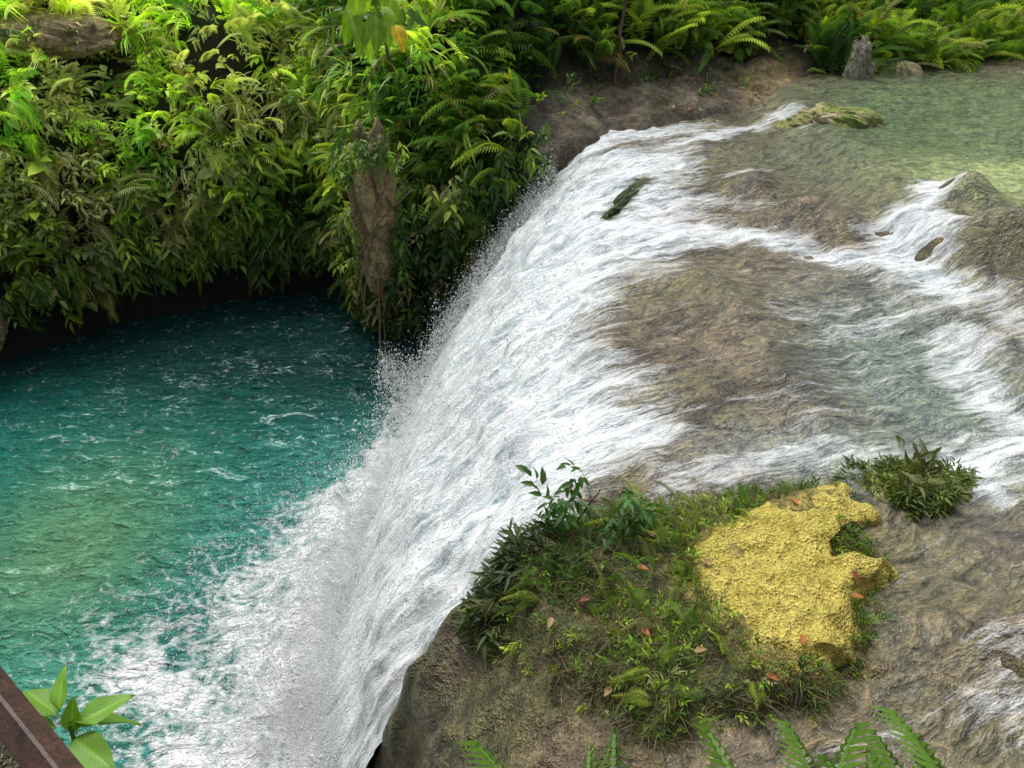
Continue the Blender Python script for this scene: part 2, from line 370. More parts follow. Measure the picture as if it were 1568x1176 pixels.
pc=blend(pc,np.exp(-((x+6.3)/1.8)**2-((y-5.6)/1.3)**2)*.7,(.08,.33,.24))
pc=blend(pc,np.clip(np.exp(-(dF/2.0)**2)*nf,0,1)*.75,(.10,.33,.30))
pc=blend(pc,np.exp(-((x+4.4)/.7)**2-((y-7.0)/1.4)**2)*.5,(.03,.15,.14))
glint_mask=np.clip(.5+1.3*fbm(x*.5,y*.8,3,109),0,1)*sstep(15.5,12.5,y)*(.55+.45*sstep(7.0,9,y))
make_mesh('pool_water',np.stack([x,y,zz],1),[grid_faces(len(gx),len(gy))],M_pool,pc,{'foam':np.clip(pf,0,1),'crest_glint':glint_mask})

# ------------------------------------------------------------ spray
def instance(tv,tf_list,pos,R,sc):
    m=len(pos); n=len(tv)
    V=np.einsum('mij,nj->mni',R,tv)*np.asarray(sc).reshape(m,1,-1)+pos[:,None,:]
    out=[(f[None]+(np.arange(m)*n)[:,None,None]).reshape(-1,f.shape[1]) for f in tf_list]
    return V.reshape(-1,3),out
class Acc:
    def __init__(s): s.v=[];s.f={3:[],4:[]};s.c=[];s.n=0
    def add(s,V,fl,C):
        s.v.append(V)
        for f in fl: s.f[f.shape[1]].append(f+s.n)
        s.c.append(C); s.n+=len(V)
    def build(s,name,mat,smooth=True):
        fs=[np.concatenate(s.f[k]) for k in (3,4) if s.f[k]]
        return make_mesh(name,np.concatenate(s.v),fs,mat,np.concatenate(s.c),smooth=smooth)
def basis(d,roll=None):
    d=d/np.linalg.norm(d,axis=1,keepdims=True)
    up=np.tile([0,0,1.0],(len(d),1))
    s=np.cross(d,up); ln=np.linalg.norm(s,axis=1,keepdims=True); s=np.where(ln>1e-4,s/np.maximum(ln,1e-4),[1,0,0])
    n=np.cross(s,d)
    if roll is not None:
        c,sn=np.cos(roll)[:,None],np.sin(roll)[:,None]
        s,n=s*c+n*sn,n*c-s*sn
    return np.stack([s,d,n],2)
tetv=np.array([(1,0,-.6),(-.5,.87,-.6),(-.5,-.87,-.6),(0,0,1)],float)
tetf=np.array([(0,2,1),(0,1,3),(1,2,3),(2,0,3)])
N=110000
py=rng.uniform(4.1,14.6,N); px=-2.6+rng.uniform(0,1,N)*4.4
tt=fall_tau(px,py); zb=Wz(px,py)
cl=fbm((py-.32*px)*2.4,(px+zb)*.8,3,121)+.5*fbm(px*7,py*7,2,122)
off=np.abs(rng.normal(0,.16,N))*(.3+1.8*tt)+.03
k=(tt>.12)&(cl>-.15)&(rng.random(N)<.12+.88*tt)&(py<np.interp(px,[-2.5,-1.6,.85],[11.9,13.0,15.3]))&(py>np.interp(px,[-3,-1,-.3,.3,1.0],[3.95,4.12,4.3,4.6,4.9]))
e=.03;gxx=(Wz(px+e,py)-zb)/e
nx_=-gxx/np.sqrt(1+gxx**2); nz_=1/np.sqrt(1+gxx**2)
pp=np.stack([px+nx_*off,py+rng.normal(0,.05,N),zb+nz_*off],1)[k]
M=85000
sy=4.0+rng.beta(1.1,2.0,M)*8.5; bx=np.interp(sy,[p[1] for p in FB[::-1]],[p[0] for p in FB[::-1]])
amp_=sstep(12.5,7.5,sy); cn=.6+.9*np.clip(fbm(sy*1.7,sy*.3,3,125)+.4,0,1)
hgt=rng.exponential(.48,M)*amp_*cn; ox=.45-rng.exponential(.48,M)*cn*(.3+.8*amp_)
ps=np.stack([bx+ox,sy,-3.95+np.clip(hgt,0,2.4)],1)
K=16000
ex=rng.uniform(-2.4,.95,K); ey=np.interp(ex,[-2.5,-1.6,.85],[11.9,13.0,15.3])+rng.normal(0,.25,K)
ps2=np.stack([ex-np.abs(rng.normal(0,.12,K)),ey,Wz(ex,ey)+np.abs(rng.normal(0,.22,K))],1)
P_=np.concatenate([pp,ps,ps2]); m=len(P_)
S=rng.lognormal(-5.15,.45,m)[:,None]*np.array([[1,1,1.0]])
dirs=np.stack([-.5+rng.normal(0,.3,m),-.15+rng.normal(0,.3,m),-1+rng.normal(0,.4,m)],1)
V,fo=instance(tetv*np.array([1,2.0,1]),[tetf],P_,basis(dirs),S)
tsp=NT('spray'); M_spray=tsp.out(tsp.n('ShaderNodeMixShader',{0:.45,1:tsp.n('ShaderNodeBsdfDiffuse',{'Color':(.97,.98,.98,1)}).outputs[0],2:tsp.n('ShaderNodeBsdfTranslucent',{'Color':(.97,.98,.98,1)}).outputs[0]}).outputs[0])
make_mesh('water_spray',V,fo,M_spray)

# ------------------------------------------------------------ plant templates
def leaf_t(w=.45,fold=.12,droop=.25):
    st=[0,.28,.62,1]; hw=[0,.5*w,.42*w,0]
    v=[(0,s,-droop*s*s) for s in st]
    v+=[(hw[1],st[1],fold-droop*st[1]**2),(-hw[1],st[1],fold-droop*st[1]**2),(hw[2],st[2],fold*.8-droop*st[2]**2),(-hw[2],st[2],fold*.8-droop*st[2]**2)]
    tri=np.array([(0,4,1),(0,1,5),(2,6,3),(2,3,7)]); quad=np.array([(1,4,6,2),(5,1,2,7)])
    return np.array(v,float),tri,quad
def leaf_hr(w=.55,droop=.25,n=22,m=6):
    s=np.linspace(0,1,n); u=np.linspace(-1,1,2*m+1)
    S,U=np.meshgrid(s,u,indexing='ij')
    hw=w*.5*np.sin(np.pi*S**.8)**.8*(1-.25*S)+.002
    Xl=U*hw; Yl=S+.06*np.abs(U)*(1-S)
    Z=-droop*S**2+.10*np.abs(U)*hw/w*1.2+.006*np.sin((S-.35*np.abs(U))*62)*np.minimum(np.abs(U)*3,1)+.015*np.sin(S*9+U*2)
    V=np.stack([Xl,Yl,Z],-1).reshape(-1,3); i=np.arange(n*(2*m+1)).reshape(n,-1)
    f=np.stack([i[:-1,:-1],i[:-1,1:],i[1:,1:],i[1:,:-1]],-1).reshape(-1,4)
    c=1+.45*np.exp(-(U/.1)**2)+.12*np.sin((S-.35*np.abs(U))*62)
    return V,[f],np.repeat(c.reshape(-1,1),3,1)
def sprig_t(r,nl=9,leafl=.42,w=.42,spread=1.0):
    A=Acc(); lv,lt,lq=leaf_t(w)
    tt=np.linspace(.15,1,nl)
    pos=np.stack([.05*r.normal(size=nl),tt*.8,.15*tt-.35*tt**2],1)
    ang=np.arange(nl)*2.4+r.uniform(0,6)
    d=np.stack([np.cos(ang)*spread,.55+.5*tt,np.sin(ang)*.55-.25],1)
    R=basis(d,roll=r.normal(0,.3,nl))
    V,fl=instance(lv,[lt,lq],pos,R,(leafl*r.uniform(.7,1.15,nl))[:,None])
    sh=np.repeat(r.uniform(.7,1.3,nl),len(lv))
    A.add(V,fl,np.stack([sh]*3,1))
    return np.concatenate(A.v),[np.concatenate(A.f[3]),np.concatenate(A.f[4])],np.concatenate(A.c)
def frond_t(n=20,width=.22,droop=.55,curve=.3,wf=.42):
    v=[];q=[];c=[]
    for i in range(n):
        s=(i+.6)/n
        yc=s*(1-.18*s);zc=curve*s-droop*s*s
        slope=curve-2*droop*s
        L=width*math.sin(min(1,(s*1.25+.12))*math.pi*.92)**.75 if s<.8 else width*(1-s)*1.9+.01
        wv=wf/n
        for sg in(-1,1):
            b=len(v)
            tip=(sg*L,yc+L*.35,zc-L*.28+slope*.1)
            mid=(sg*L*.45,yc+L*.16,zc-L*.04)
            v+= [(0,yc-wv*.7,zc),(mid[0],mid[1]-wv,mid[2]),tip,(mid[0],mid[1]+wv,mid[2])]
            q.append((b,b+1,b+2,b+3) if sg>0 else (b,b+3,b+2,b+1)); c+=[.8,1,1.15,1]
    pts=[(0,s*(1-.18*s),curve*s-droop*s*s) for s in np.linspace(0,.98,7)]
    for a,b2 in zip(pts[:-1],pts[1:]):
        b=len(v); w=.008
        v+=[(a[0]-w,a[1],a[2]),(a[0]+w,a[1],a[2]),(b2[0]+w*.6,b2[1],b2[2]),(b2[0]-w*.6,b2[1],b2[2])]
        q.append((b,b+1,b+2,b+3)); c+=[.6]*4
    return np.array(v),[np.array(q)],np.stack([np.array(c)]*3,1)
def tuft_t(r,n=9):
    A=Acc()
    v=np.array([(-.025,0,0),(.025,0,0),(.028,.35,.05),(-.028,.35,.05),(.02,.7,-.12),(-.02,.7,-.12),(0,1,-.45)],float)
    fl=[np.array([(5,4,6)]),np.array([(0,1,2,3),(3,2,4,5)])]
    a=r.uniform(0,6.28,n); d=np.stack([np.cos(a)*.7,np.ones(n)*.7,np.sin(a)*.5],1)
    V,f=instance(v,fl,np.zeros((n,3)),basis(d),r.uniform(.6,1.1,n)[:,None])
    A.add(V,f,np.repeat(r.uniform(.7,1.3,n),7)[:,None]*np.ones(3))
    return np.concatenate(A.v),[np.concatenate(A.f[3]),np.concatenate(A.f[4])],np.concatenate(A.c)
def blade_t():
    v=[(-.02,0,0),(.02,0,0),(.018,.4,.0),(-.018,.4,.0),(.012,.75,-.12),(-.012,.75,-.12),(0,1,-.32)]
    return np.array(v,float),[np.array([(5,4,6)]),np.array([(0,1,2,3),(3,2,4,5)])],np.ones((7,3))
SPR=[sprig_t(rng,nl=int(rng.integers(6,10)),leafl=rng.uniform(.34,.48),w=rng.uniform(.3,.46)) for _ in range(8)]
SPN=[sprig_t(rng,nl=8,leafl=.6,w=.22) for _ in range(3)]
BRD=[sprig_t(rng,nl=5,leafl=.7,w=.6,spread=1.2) for _ in range(3)]
FRN=[frond_t(20,.2,.6,.35),frond_t(22,.16,.9,.4),frond_t(18,.24,.4,.2)]
TUF=[tuft_t(rng) for _ in range(3)]
BLA=[blade_t()]
def put(acc,temps,pos,d,sc,tint,roll=.35):
    n=len(pos)
    if n==0: return
    ch=rng.integers(0,len(temps),n)
    for i,(tv,tf,tc) in enumerate(temps):
        k=ch==i
        if not k.any(): continue
        R=basis(d[k],roll=rng.normal(0,roll,k.sum()))
        V,fl=instance(tv,tf,pos[k],R,sc[k][:,None])
        C=(tint[k][:,None,:]*tc[None]).reshape(-1,3)
        acc.add(V,fl,C)
def terr(xx,yy,e=.12):
    z=H(xx,yy); dx=(H(xx+e,yy)-H(xx-e,yy))/(2*e); dy=(H(xx,yy+e)-H(xx,yy-e))/(2*e)
    n=np.stack([-dx,-dy,np.ones_like(dx)],1); a=np.linalg.norm(n,axis=1)
    return z,n/a[:,None],a
def scatter(n,x0,x1,y0,y1,maskf,zmin=None):
    T=n*6
    xx=rng.uniform(x0,x1,T);yy=rng.uniform(y0,y1,T)
    k=maskf(xx,yy)>rng.random(T); xx=xx[k];yy=yy[k]
    z,nr,a=terr(xx,yy); p=a.copy()
    if zmin is not None: p=p*(z>zmin(xx,yy))
    p/=p.sum()
    idx=rng.choice(len(xx),min(n,(p>0).sum()),replace=False,p=p)
    return xx[idx],yy[idx],z[idx],nr[idx]
PAL=np.array([(.03,.08,.018),(.06,.135,.022),(.10,.19,.03),(.16,.27,.035),(.30,.39,.05),(.26,.28,.12)])
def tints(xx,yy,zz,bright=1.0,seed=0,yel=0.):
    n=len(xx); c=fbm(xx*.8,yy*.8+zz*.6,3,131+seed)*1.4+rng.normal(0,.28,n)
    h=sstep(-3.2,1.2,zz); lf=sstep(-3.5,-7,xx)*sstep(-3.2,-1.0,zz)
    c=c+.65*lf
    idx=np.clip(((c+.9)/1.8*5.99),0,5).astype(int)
    T=PAL[idx]*(.55+.85*h+.5*lf)[:,None]*rng.uniform(.62,1.38,n)[:,None]*bright  # sunlit look painted into leaf colour: brighter higher up and upper left
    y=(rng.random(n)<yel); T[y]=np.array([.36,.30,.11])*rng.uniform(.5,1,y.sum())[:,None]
    return T
def lp(xx,yy):
    yl=np.interp(xx,LX,LY); d=pdist(xx,yy,LXY); return np.where(yy>yl,d,-1.0)
def mask_cliff(xx,yy):
    d=lp(xx,yy); w=(d>.16)*1.0
    bank=(xx>.3)&(d<2.2)&(xx<7.4)
    gap=.16+.84*sstep(-.35,-.0,fbm(xx*1.1,yy*1.1,3,139))
    return w*(~bank)*(d<7.5)*gap
zm=lambda a,b: -3.05+.8*fbm(a*.9,b*.3,2,145)
def grow(acc,n,x0,x1,y0,y1,mf,kinds,bright=1.0,yel=0.,out=.12,seed=0):
    xx,yy,zz,nr=scatter(n,x0,x1,y0,y1,mf,zm)
    r=np.clip(.5+.55*fbm(xx*.9,yy*.9+zz*.7,2,137+seed)+rng.normal(0,.22,len(xx)),0,.9999)
    r=np.argsort(np.argsort(r))/len(r); lo=0
    lump=.1+out*(1+1.6*fbm(xx*1.3,yy*.8+zz*1.3,2,147+seed))
    for temps,frac,s0,s1,up,dn in kinds:
        k=(r>=lo)&(r<lo+frac); lo+=frac; m=k.sum()
        d=nr[k]*.9+np.array([0,0,up])+rng.normal(0,.36,(m,3))
        pos=np.stack([xx[k],yy[k],zz[k]],1)+nr[k]*(rng.uniform(-.1,1,m)*np.maximum(lump[k],.05))[:,None]
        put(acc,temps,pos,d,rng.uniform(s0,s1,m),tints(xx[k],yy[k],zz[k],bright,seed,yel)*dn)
A=Acc()
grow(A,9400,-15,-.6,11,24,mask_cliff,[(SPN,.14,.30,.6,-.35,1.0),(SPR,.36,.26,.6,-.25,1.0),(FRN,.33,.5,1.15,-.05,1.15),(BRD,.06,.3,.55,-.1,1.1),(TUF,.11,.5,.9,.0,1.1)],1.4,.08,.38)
m=420; t_=rng.random(m); xx=-3.6+4.3*t_; yy=np.interp(xx,[-3.6,-3.1,-2.2,-1.5,.85],[15.3,14.7,14.4,14.6,15.45])+rng.uniform(-.15,.25,m)
zt_=np.interp(xx,[-3.6,-2.6,-1.5,.7],[-3.4,-3.6,-3.0,-.5])+rng.random(m)**1.2*np.interp(xx,[-3.6,-1.5,.7],[2.4,2.6,1.0])
kk=~((np.abs(xx+2.78)<.42)&(zt_>-2.1)); xx=xx[kk];yy=yy[kk];zt_=zt_[kk];m=len(xx)
put(A,SPR+SPN+FRN,np.stack([xx,yy+.1,zt_],1),np.stack([rng.normal(0,.3,m),-.6+0*xx,-.8+rng.normal(0,.3,m)],1),rng.uniform(.3,.6,m),tints(xx,yy,zt_,1.0,2,.06))
m=60; sg=np.where(rng.random(m)<.5,-1,1); xx=-2.78+sg*rng.uniform(.36,.6,m); zz=rng.uniform(-2.6,.7,m); yy=14.55+rng.uniform(-.15,.25,m)
put(A,SPR+FRN,np.stack([xx,yy,zz],1),np.stack([sg*.05+rng.normal(0,.35,m),-.6+0*xx,-.7+rng.normal(0,.3,m)],1),rng.uniform(.26,.46,m),tints(xx,yy,zz,1.1,4,.05))
m=34; xx=rng.uniform(-3.2,-2.35,m); put(A,FRN+SPR,np.stack([xx,14.6+0*xx,rng.uniform(-.05,.5,m)],1),np.stack([rng.normal(0,.4,m),-.8+0*xx,-.3+rng.normal(0,.3,m)],1),rng.uniform(.3,.55,m),tints(xx,15+0*xx,1+0*xx,1.1,4,.05))
m=420; xx=rng.uniform(-13,-3.6,m); yy=np.interp(xx,LX,LY)+rng.uniform(-.1,.35,m); zz=-2.8+.8*rng.random(m)+.5*fbm(xx*.9,yy*.3,2,145)
put(A,SPN+FRN+SPR,np.stack([xx,yy,zz],1),np.stack([.2+rng.normal(0,.25,m),-.5+rng.normal(0,.2,m),-.8+rng.normal(0,.25,m)],1),rng.uniform(.3,.7,m),tints(xx,yy,zz,1.0,3,.05))
A.build('cliff_foliage',M_leaf)
A=Acc()
grow(A,4600,-1.2,16,15,27,mask_cliff,[(SPR,.36,.35,.75,.1,.8),(FRN,.54,.8,1.6,.3,1.05),(BRD,.10,.4,.6,.2,.9)],.9,.02,.3,5)
m=170; xx=rng.uniform(.5,7.2,m); yy=np.interp(xx,LX,LY)+.35+2.1*rng.random(m)**.45; kk=fbm(xx*1.3,yy*1.3,2,149)>-.05; xx=xx[kk];yy=yy[kk];m=len(xx)
put(A,SPR+FRN+BLA,np.stack([xx,yy,H(xx,yy)],1),rng.normal(0,.5,(m,3))+np.array([0,-.2,.7]),rng.uniform(.15,.5,m),tints(xx,yy,1+0*xx,.8,6,.1))
A.build('shrub_foliage',M_leaf)
# mound vegetation
A=Acc()
def mmask(xx,yy):
    return (sdpoly(xx,yy,MP)>-.06)*(sdpoly(xx,yy,YP)<.05)*(.2+.8*sstep(-.25,.25,fbm(xx*2.3,yy*2.3,3,141)))
xx,yy,zz,nr=scatter(8500,-.5,3.5,2.5,5.6,mmask); n=len(xx)
pal=np.array([(.13,.20,.03),(.08,.13,.03),(.22,.17,.08),(.12,.08,.045),(.20,.28,.04)])[rng.choice(5,n,p=[.26,.24,.20,.22,.08])]
put(A,BLA,np.stack([xx,yy,zz-.02],1),nr*.5+np.array([-.1,-.1,.3])+rng.normal(0,.6,(n,3)),rng.uniform(.06,.2,n),pal*rng.uniform(.6,1.3,(n,1)))
xx,yy,zz,nr=scatter(1500,-.5,3.5,2.6,5.6,mmask); n=len(xx)
put(A,SPR+SPN,np.stack([xx,yy,zz],1),nr+rng.normal(0,.4,(n,3)),rng.uniform(.04,.12,n),tints(xx,yy,zz+2,.9))
xx,yy,zz,nr=scatter(110,-.4,2.4,2.8,5.2,mmask); n=len(xx)
put(A,FRN,np.stack([xx,yy,zz],1),nr+rng.normal(0,.5,(n,3))-np.array([.3,.1,0]),rng.uniform(.15,.36,n),tints(xx,yy,zz+2,.8))
m=300; t_=rng.random(m); xx=-.28+.75*t_+rng.normal(0,.06,m); yy=3.95+.85*t_+rng.normal(0,.08,m); zz=H(xx,yy)
put(A,FRN+BLA+SPN,np.stack([xx,yy,zz],1),np.stack([-.5+rng.normal(0,.5,m),rng.normal(0,.5,m),.1+rng.normal(0,.4,m)],1),rng.uniform(.1,.28,m),np.tile([.06,.085,.03],(m,1))*rng.uniform(.5,1.5,(m,1)))
m=900; t_=rng.random(m); E=np.array([(.23,3.4),(.88,2.88),(1.43,2.86),(2.1,3.12),(2.35,3.3)]); xx=np.interp(t_,[0,.3,.55,.85,1],E[:,0]); yy=np.interp(t_,[0,.3,.55,.85,1],E[:,1])+rng.normal(0,.07,m)+.05; zz=H(xx,yy)
put(A,BLA,np.stack([xx,yy,zz],1),np.stack([rng.normal(0,.6,m),-.5+rng.normal(0,.4,m),.05+rng.normal(0,.35,m)],1),rng.uniform(.08,.24,m),np.array([(.16,.12,.06),(.08,.10,.03),(.10,.07,.04)])[rng.integers(0,3,m)]*rng.uniform(.5,1.4,(m,1)))
A.build('mound_grass',M_leaf)

# ------------------------------------------------------------ yellow rock
cx,cy=2.2,4.25; nr_,na=60,300
YQ=np.array(YP+[YP[0]]); seg=np.hypot(*np.diff(YQ,axis=0).T); cu=np.concatenate([[0],np.cumsum(seg)]); q=np.linspace(0,cu[-1],na,endpoint=False)
bxp=np.interp(q,cu,YQ[:,0]);byp=np.interp(q,cu,YQ[:,1])
k=np.hanning(17);k/=k.sum()
sm=lambda a: np.convolve(np.concatenate([a[-8:],a,a[:8]]),k,'valid')
bxp=sm(bxp);byp=sm(byp)
rr=np.linspace(0,1.16,nr_)
Xr=cx+(bxp-cx)[None]*rr[:,None];Yr=cy+(byp-cy)[None]*rr[:,None]
Xr=Xr+.13*fbm(Xr*4.5,Yr*4.5,4,151)*rr[:,None];Yr=Yr+.13*fbm(Xr*4.5,Yr*4.5,4,152)*rr[:,None]
def ytop(a,b): return bed_low(a,b)+.27+.10*fbm(a*2.6,b*2.6,4,153)
hh=-.24*np.clip((rr-.80)/.36,0,1)[:,None]**1.6
Zr=ytop(Xr,Yr)+hh+.035*fbm(Xr*11,Yr*11,3,154)
i=np.arange(nr_*na).reshape(nr_,na)
fq=np.stack([i[:-1],i[1:],np.roll(i,-1,1)[1:],np.roll(i,-1,1)[:-1]],-1).reshape(-1,4)
M_yel=mat_simple('yellow_travertine',(.38,.31,.05),(.68,.56,.13),7,.9,1.0,.05,(.50,.43,.08),True)
make_mesh('yellow_rock',np.stack([Xr,Yr,Zr],-1).reshape(-1,3),[fq],M_yel)

# ------------------------------------------------------------ boulders
def boulder(name,c,r,mat,seed,amp=.25,rot=0,fr=1.6,taper=0):
    import bmesh
    bm=bmesh.new(); bmesh.ops.create_icosphere(bm,subdivisions=6,radius=1)
    v=np.array([p.co[:] for p in bm.verts]); f=np.array([[q.index for q in p.verts] for p in bm.faces]); bm.free()
    d=fbm(v[:,0]*fr+v[:,2]*1.1,v[:,1]*fr-v[:,2]*1.3,4,seed)*amp+(ridge(v[:,0]*3+v[:,2]*2.5,v[:,1]*3-v[:,2],4,seed+1)-.6)*amp*.7
    v=v*(1+d)[:,None]; v=np.sign(v)*np.abs(v)**.85*np.array(r)
    v[:,0]*=1+taper*v[:,2]/r[2]
    c_,s_=math.cos(rot),math.sin(rot); v=np.stack([v[:,0]*c_-v[:,1]*s_,v[:,0]*s_+v[:,1]*c_,v[:,2]],1)
    return make_mesh(name,v+np.array(c),[f],mat)
boulder('limestone_boulder',(-2.82,15.05,-1.35),(.50,.75,1.75),M_rock,161,.55,0,2.2)
boulder('limestone_boulder',(-11.1,13.7,-2.9),(.6,.5,.8),M_rock,163,.4)
boulder('limestone_boulder',(-10.3,17.6,1.75),(1.8,.7,.4),M_rock,165,.4)
M_moss=mat_simple('mossy_rock',(.14,.22,.02),(.30,.27,.12),2.5,.9,1,.06,(.5,.42,.25))
boulder('mossy_rock',(6.6,16.0,.28),(.95,.5,.36),M_moss,166,.6)
M_dark=mat_simple('dark_moss',(.03,.05,.015),(.10,.14,.03),8,.7,1,.05)
boulder('mossy_ledge',(2.0,12.75,-.07),(.85,.10,.17),M_dark,175,.8,math.radians(62))
boulder('rock_stump',(8.3,19.4,.5),(.30,.26,.8),M_pale,168,.9,taper=-.3)
boulder('mossy_rock',(9.2,19.9,.3),(.8,.4,.4),M_moss,172,.6)

# ------------------------------------------------------------ tubes
def tube(pts,rad,seg=6):
    pts=np.array(pts,float); n=len(pts); V=[]
    rad=np.broadcast_to(rad,n)
    for k in range(n):
        d=pts[min(k+1,n-1)]-pts[max(k-1,0)]
        B=basis(d[None])[0]
        a=np.linspace(0,2*math.pi,seg,endpoint=False)
        V.append(pts[k]+rad[k]*(np.cos(a)[:,None]*B[:,0]+np.sin(a)[:,None]*B[:,2]))
    V=np.concatenate(V); i=np.arange(n*seg).reshape(n,seg)
    f=np.stack([i[:-1],np.roll(i,-1,1)[:-1],np.roll(i,-1,1)[1:],i[1:]],-1).reshape(-1,4)
    return V,f
def tubes(name,lst,mat,colr=(.1,.07,.04)):
    A=Acc()
    for pts,r in lst:
        V,f=tube(pts,r); A.add(V,[f],np.tile(np.array(colr),(len(V),1)))
    return A.build(name,mat)
def arcpts(a,b,sag,n=12,w=.05):
    a=np.array(a,float);b=np.array(b,float);t=np.linspace(0,1,n)[:,None]
    p=a+(b-a)*t; p[:,2]-=sag*4*(t*(1-t))[:,0]; p+=rng.normal(0,w*.2,(n,3)); return p
tubes('hanging_roots',[(arcpts((-2.75,14.3,-2.0),(-2.72,12.7,-4.0),.5),.016),(arcpts((-2.7,14.2,-2.3),(-2.6,13.1,-3.9),.4),.01),
      (arcpts((-2.1,14.2,.3),(-3.15,13.7,-2.6),-.3,14),.022),(arcpts((-1.9,14.2,-.4),(-3.0,13.9,-1.6),-.15,14),.016),(arcpts((-3.3,14.6,-1.2),(-3.0,13.8,-3.2),.2),.012),
      (arcpts((-2.5,14.0,-.6),(-3.1,13.8,-2.9),-.1,14),.012)],M_bark)
def woody(name,root,top,leafpos,temps,tint,sc,r0=.045,rep=3):
    e=bpy.data.objects.new(name,None); scene.collection.objects.link(e)
    A=Acc(); lst=[(arcpts(root,top,-.05*r0/.045,10,w=r0),np.linspace(r0,r0*.45,10))]
    for p in leafpos: lst.append((arcpts(np.array(root)*.35+np.array(top)*.65,p,-.06*r0/.045,6,w=r0),np.linspace(r0*.33,r0*.13,6)))
    tr=tubes('stem',lst,M_bark); tr.parent=e
    P2=np.repeat(np.array(leafpos,float),rep,0); n=len(P2)
    put(A,temps,P2,rng.normal(0,.6,(n,3))+np.array([0,-.5,-.1]),sc*rng.uniform(.8,1.2,n),np.array(tint)*rng.uniform(.8,1.2,(n,1)))
    l=A.build('leaves',M_leaf); l.parent=e
    return e
woody('sapling_tree',(2.35,18.3,.4),(2.5,18.4,3.9),[(2.0,18.3,3.3),(2.9,18.4,3.5),(2.5,18.2,3.7),(1.9,18.5,3.2)],SPR,(.07,.14,.03),.7)
LHR=[leaf_hr(.6,.35,14,4)]
e=woody('broadleaf_plant',(-2.4,16.6,1.0),(-2.6,15.9,2.7),[(-2.9,15.4,2.5),(-2.3,15.5,2.45),(-2.6,15.3,2.6),(-3.1,15.6,2.6),(-2.0,15.7,2.6)],BRD,(.08,.17,.03),.45,rep=1)
A=Acc(); n=15
pp_=np.array([-2.7,15.3,2.65])+rng.normal(0,1,(n,3))*np.array([.42,.25,.2])
put(A,LHR,pp_,np.stack([rng.normal(0,.45,n),-.5+rng.normal(0,.2,n),-.65+rng.normal(0,.2,n)],1),rng.uniform(.45,.75,n),np.array([.24,.40,.03])*rng.uniform(.7,1.3,(n,1)),.3)
put(A,LHR,np.array([[-2.1,14.9,2.4]]),np.array([[.3,-.5,-.4]]),np.array([.5]),np.array([[.65,.45,.02]]),.1)
o=A.build('broad_leaves',M_leaf); o.parent=e
woody('shrub_plant',(.55,4.75,.2),(.75,4.8,.55),[(.45,4.7,.55),(.95,4.8,.5),(.6,4.9,.65),(.85,4.6,.45),(1.1,4.7,.42),(.3,4.75,.45)],SPR,(.07,.16,.04),.3,.012,rep=4)
A=Acc(); n=900
a=rng.uniform(0,6.28,n); r=np.sqrt(rng.random(n))*(1+.4*np.sin(a*3))
xx=3.75+.5*r*np.cos(a);yy=5.35+.28*r*np.sin(a);zz=H(xx,yy)+.10
put(A,BLA+SPN,np.stack([xx,yy,zz],1),np.stack([np.cos(a)*.6,np.sin(a)*.6,np.ones(n)*.6],1)+rng.normal(0,.5,(n,3)),rng.uniform(.05,.18,n),np.array([.13,.18,.045])*rng.uniform(.4,1.4,(n,1)))
put(A,FRN+SPN,np.tile([3.7,5.4,.2],(12,1))+rng.normal(0,.15,(12,3)),rng.normal(0,.6,(12,3))+np.array([0,0,.7]),rng.uniform(.2,.36,12),np.tile([.12,.13,.05],(12,1)))
A.build('grass_tuft',M_leaf)
boulder('mossy_rock',(3.75,5.35,.02),(.55,.3,.16),M_moss,170)

FR2=[frond_t(40,.15,.75,.45,.30),frond_t(36,.13,.6,.35,.30)]
A=Acc(); roots=[((1.08,.7,1.6),5,1.42,.35),((1.5,.7,1.55),6,1.4,.4),((.3,.7,1.6),4,1.36,.3)]
for rt,n,s,sp in roots:
    a=np.linspace(-sp,sp,n)
    d=np.stack([np.sin(a)*.8,np.cos(a),.82+rng.uniform(-.12,.1,n)],1)
    put(A,FR2,np.tile(np.array(rt),(n,1)),d,s*rng.uniform(.85,1.05,n),np.tile([.18,.35,.05],(n,1))*rng.uniform(.8,1.15,(n,1)),.4)
A.build('fern_plant',M_leaf)
A=Acc()
LH=[leaf_hr(.55,.2)]
cen=np.array([-1.24,1.2,3.0])
ds=np.array([(-.7,.5,.1),(.75,.5,.25),(.1,.3,.9),(-.5,-.4,.2),(.55,-.35,.1),(-.15,.6,.5),(-.9,-.1,-.1),(.3,.2,-.2)],float)
n=len(ds)
put(A,LH,cen+np.stack([0*ds[:,0],0*ds[:,0],rng.uniform(-.08,.06,n)],1)+ds*.02,ds,np.array([.17,.16,.11,.2,.18,.12,.17,.2]),np.array([.19,.38,.05])*rng.uniform(.75,1.2,(n,1)),.25)
V,f=tube(arcpts((-1.15,1.0,2.5),cen,0,6),.006); A.add(V,[f],np.tile([.1,.2,.04],(len(V),1)))
A.build('leafy_plant',M_leaf)

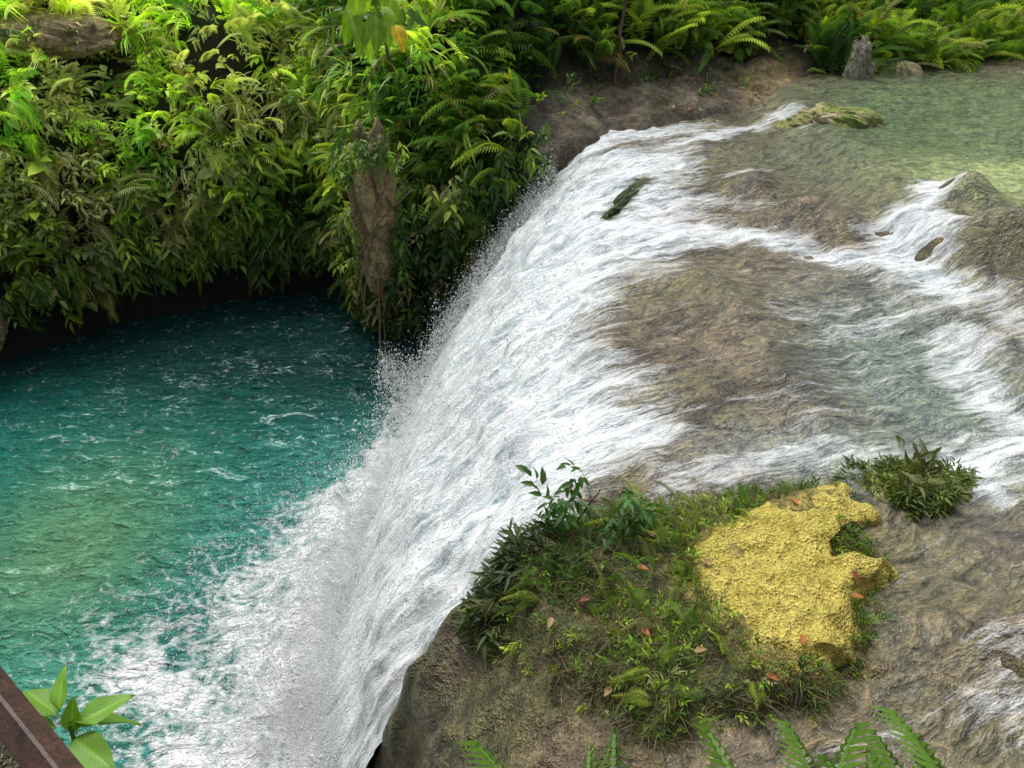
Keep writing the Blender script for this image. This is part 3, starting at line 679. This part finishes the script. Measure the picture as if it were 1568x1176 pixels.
A=Acc(); lv,lt,lq=leaf_t(.5,.12,.1)
pts=[(1.52,4.2),(2.7,4.15),(2.6,3.9),(2.1,3.5),(.95,3.6),(1.3,3.4),(.6,3.9),(1.2,4.6),(1.75,3.2),(2.5,4.9),(.3,3.7),(1.0,4.2),(.7,3.2)]
pts+= [tuple(p) for p in np.stack([rng.uniform(1.6,6,22),rng.uniform(17.0,18.8,22)],1)]
pts=np.array(pts); n=len(pts)
zz=H(pts[:,0],pts[:,1])+.06; yk=sdpoly(pts[:,0],pts[:,1],YP)>0; zz=np.where(yk,ytop(pts[:,0],pts[:,1])+.03,zz)
a=rng.uniform(0,6.28,n); d=np.stack([np.cos(a),np.sin(a),rng.normal(0,.15,n)],1)
V,fl=instance(lv,[lt,lq],np.column_stack([pts,zz]),basis(d),np.where(pts[:,1]>10,.16,.10)[:,None])
C=np.repeat(np.array([(.40,.14,.04),(.32,.2,.09),(.22,.07,.035)])[rng.integers(0,3,n)],len(lv),0)
A.add(V,fl,C); A.build('fallen_leaves',M_dry)
lst=[]
for _ in range(26):
    a0=rng.uniform(0,6.28); l=rng.uniform(.15,.5); c0=np.array([rng.uniform(.2,1.6),rng.uniform(3.2,4.7)])
    p0=c0-np.array([math.cos(a0),math.sin(a0)*.6])*l/2;p1=c0+np.array([math.cos(a0),math.sin(a0)*.6])*l/2
    lst.append((arcpts((*p0,float(H(p0[0],p0[1]))+.05),(*p1,float(H(p1[0],p1[1]))+.08),-.03,6,.04),.004))
tubes('dead_twigs',lst,M_bark)

e=bpy.data.objects.new('metal_railing',None); scene.collection.objects.link(e)
def bar(name,a,b,w):
    V,f=tube([a,b],[w*.71,w*.71],4); o=make_mesh(name,V,[f,np.array([[0,1,2,3],[7,6,5,4]])],M_rust,smooth=False); o.parent=e
    bv=o.modifiers.new('b','BEVEL'); bv.width=.003
bar('handrail',(-1.55,1.28,4.1),(.25,-.14,4.1),.034)
bar('lower_rail',(-1.55,1.28,3.55),(.25,-.14,3.55),.02)
bar('post',(-1.5,1.235,3.2),(-1.5,1.235,4.08),.03); bar('post',(.2,-.10,3.2),(.2,-.10,4.08),.03)

# ------------------------------------------------------------ camera & light
cd=bpy.data.cameras.new('camera'); cam=bpy.data.objects.new('camera',cd); scene.collection.objects.link(cam)
cd.sensor_width=36; cd.lens=27; cam.location=(0,0,5); cam.rotation_euler=(math.radians(55),0,0); cd.clip_end=300; cd.clip_start=.05
scene.camera=cam
w=bpy.data.worlds.new('World'); scene.world=w; w.use_nodes=True; nt=w.node_tree
bg=nt.nodes['Background']; sky=nt.nodes.new('ShaderNodeTexSky'); sky.sky_type='NISHITA'; sky.sun_disc=False
EL,AZ=62,-28
sky.sun_elevation=math.radians(EL); sky.sun_rotation=math.radians(AZ); sky.air_density=1.0; sky.dust_density=4.0
hs=nt.nodes.new('ShaderNodeHueSaturation'); hs.inputs['Saturation'].default_value=.42
nt.links.new(sky.outputs[0],hs.inputs['Color']); nt.links.new(hs.outputs[0],bg.inputs[0]); bg.inputs[1].default_value=.15
sd_=bpy.data.lights.new('sun','SUN'); sd_.energy=2.4; sd_.angle=math.radians(28); sd_.color=(1,.98,.94)
so=bpy.data.objects.new('sun',sd_); scene.collection.objects.link(so)
az=math.radians(AZ); el=math.radians(EL)
from mathutils import Vector
dv=Vector((math.sin(az)*math.cos(el),math.cos(az)*math.cos(el),math.sin(el)))
so.rotation_euler=dv.to_track_quat('Z','Y').to_euler()
scene.view_settings.view_transform='Standard'; scene.view_settings.look='None'; scene.view_settings.exposure=0
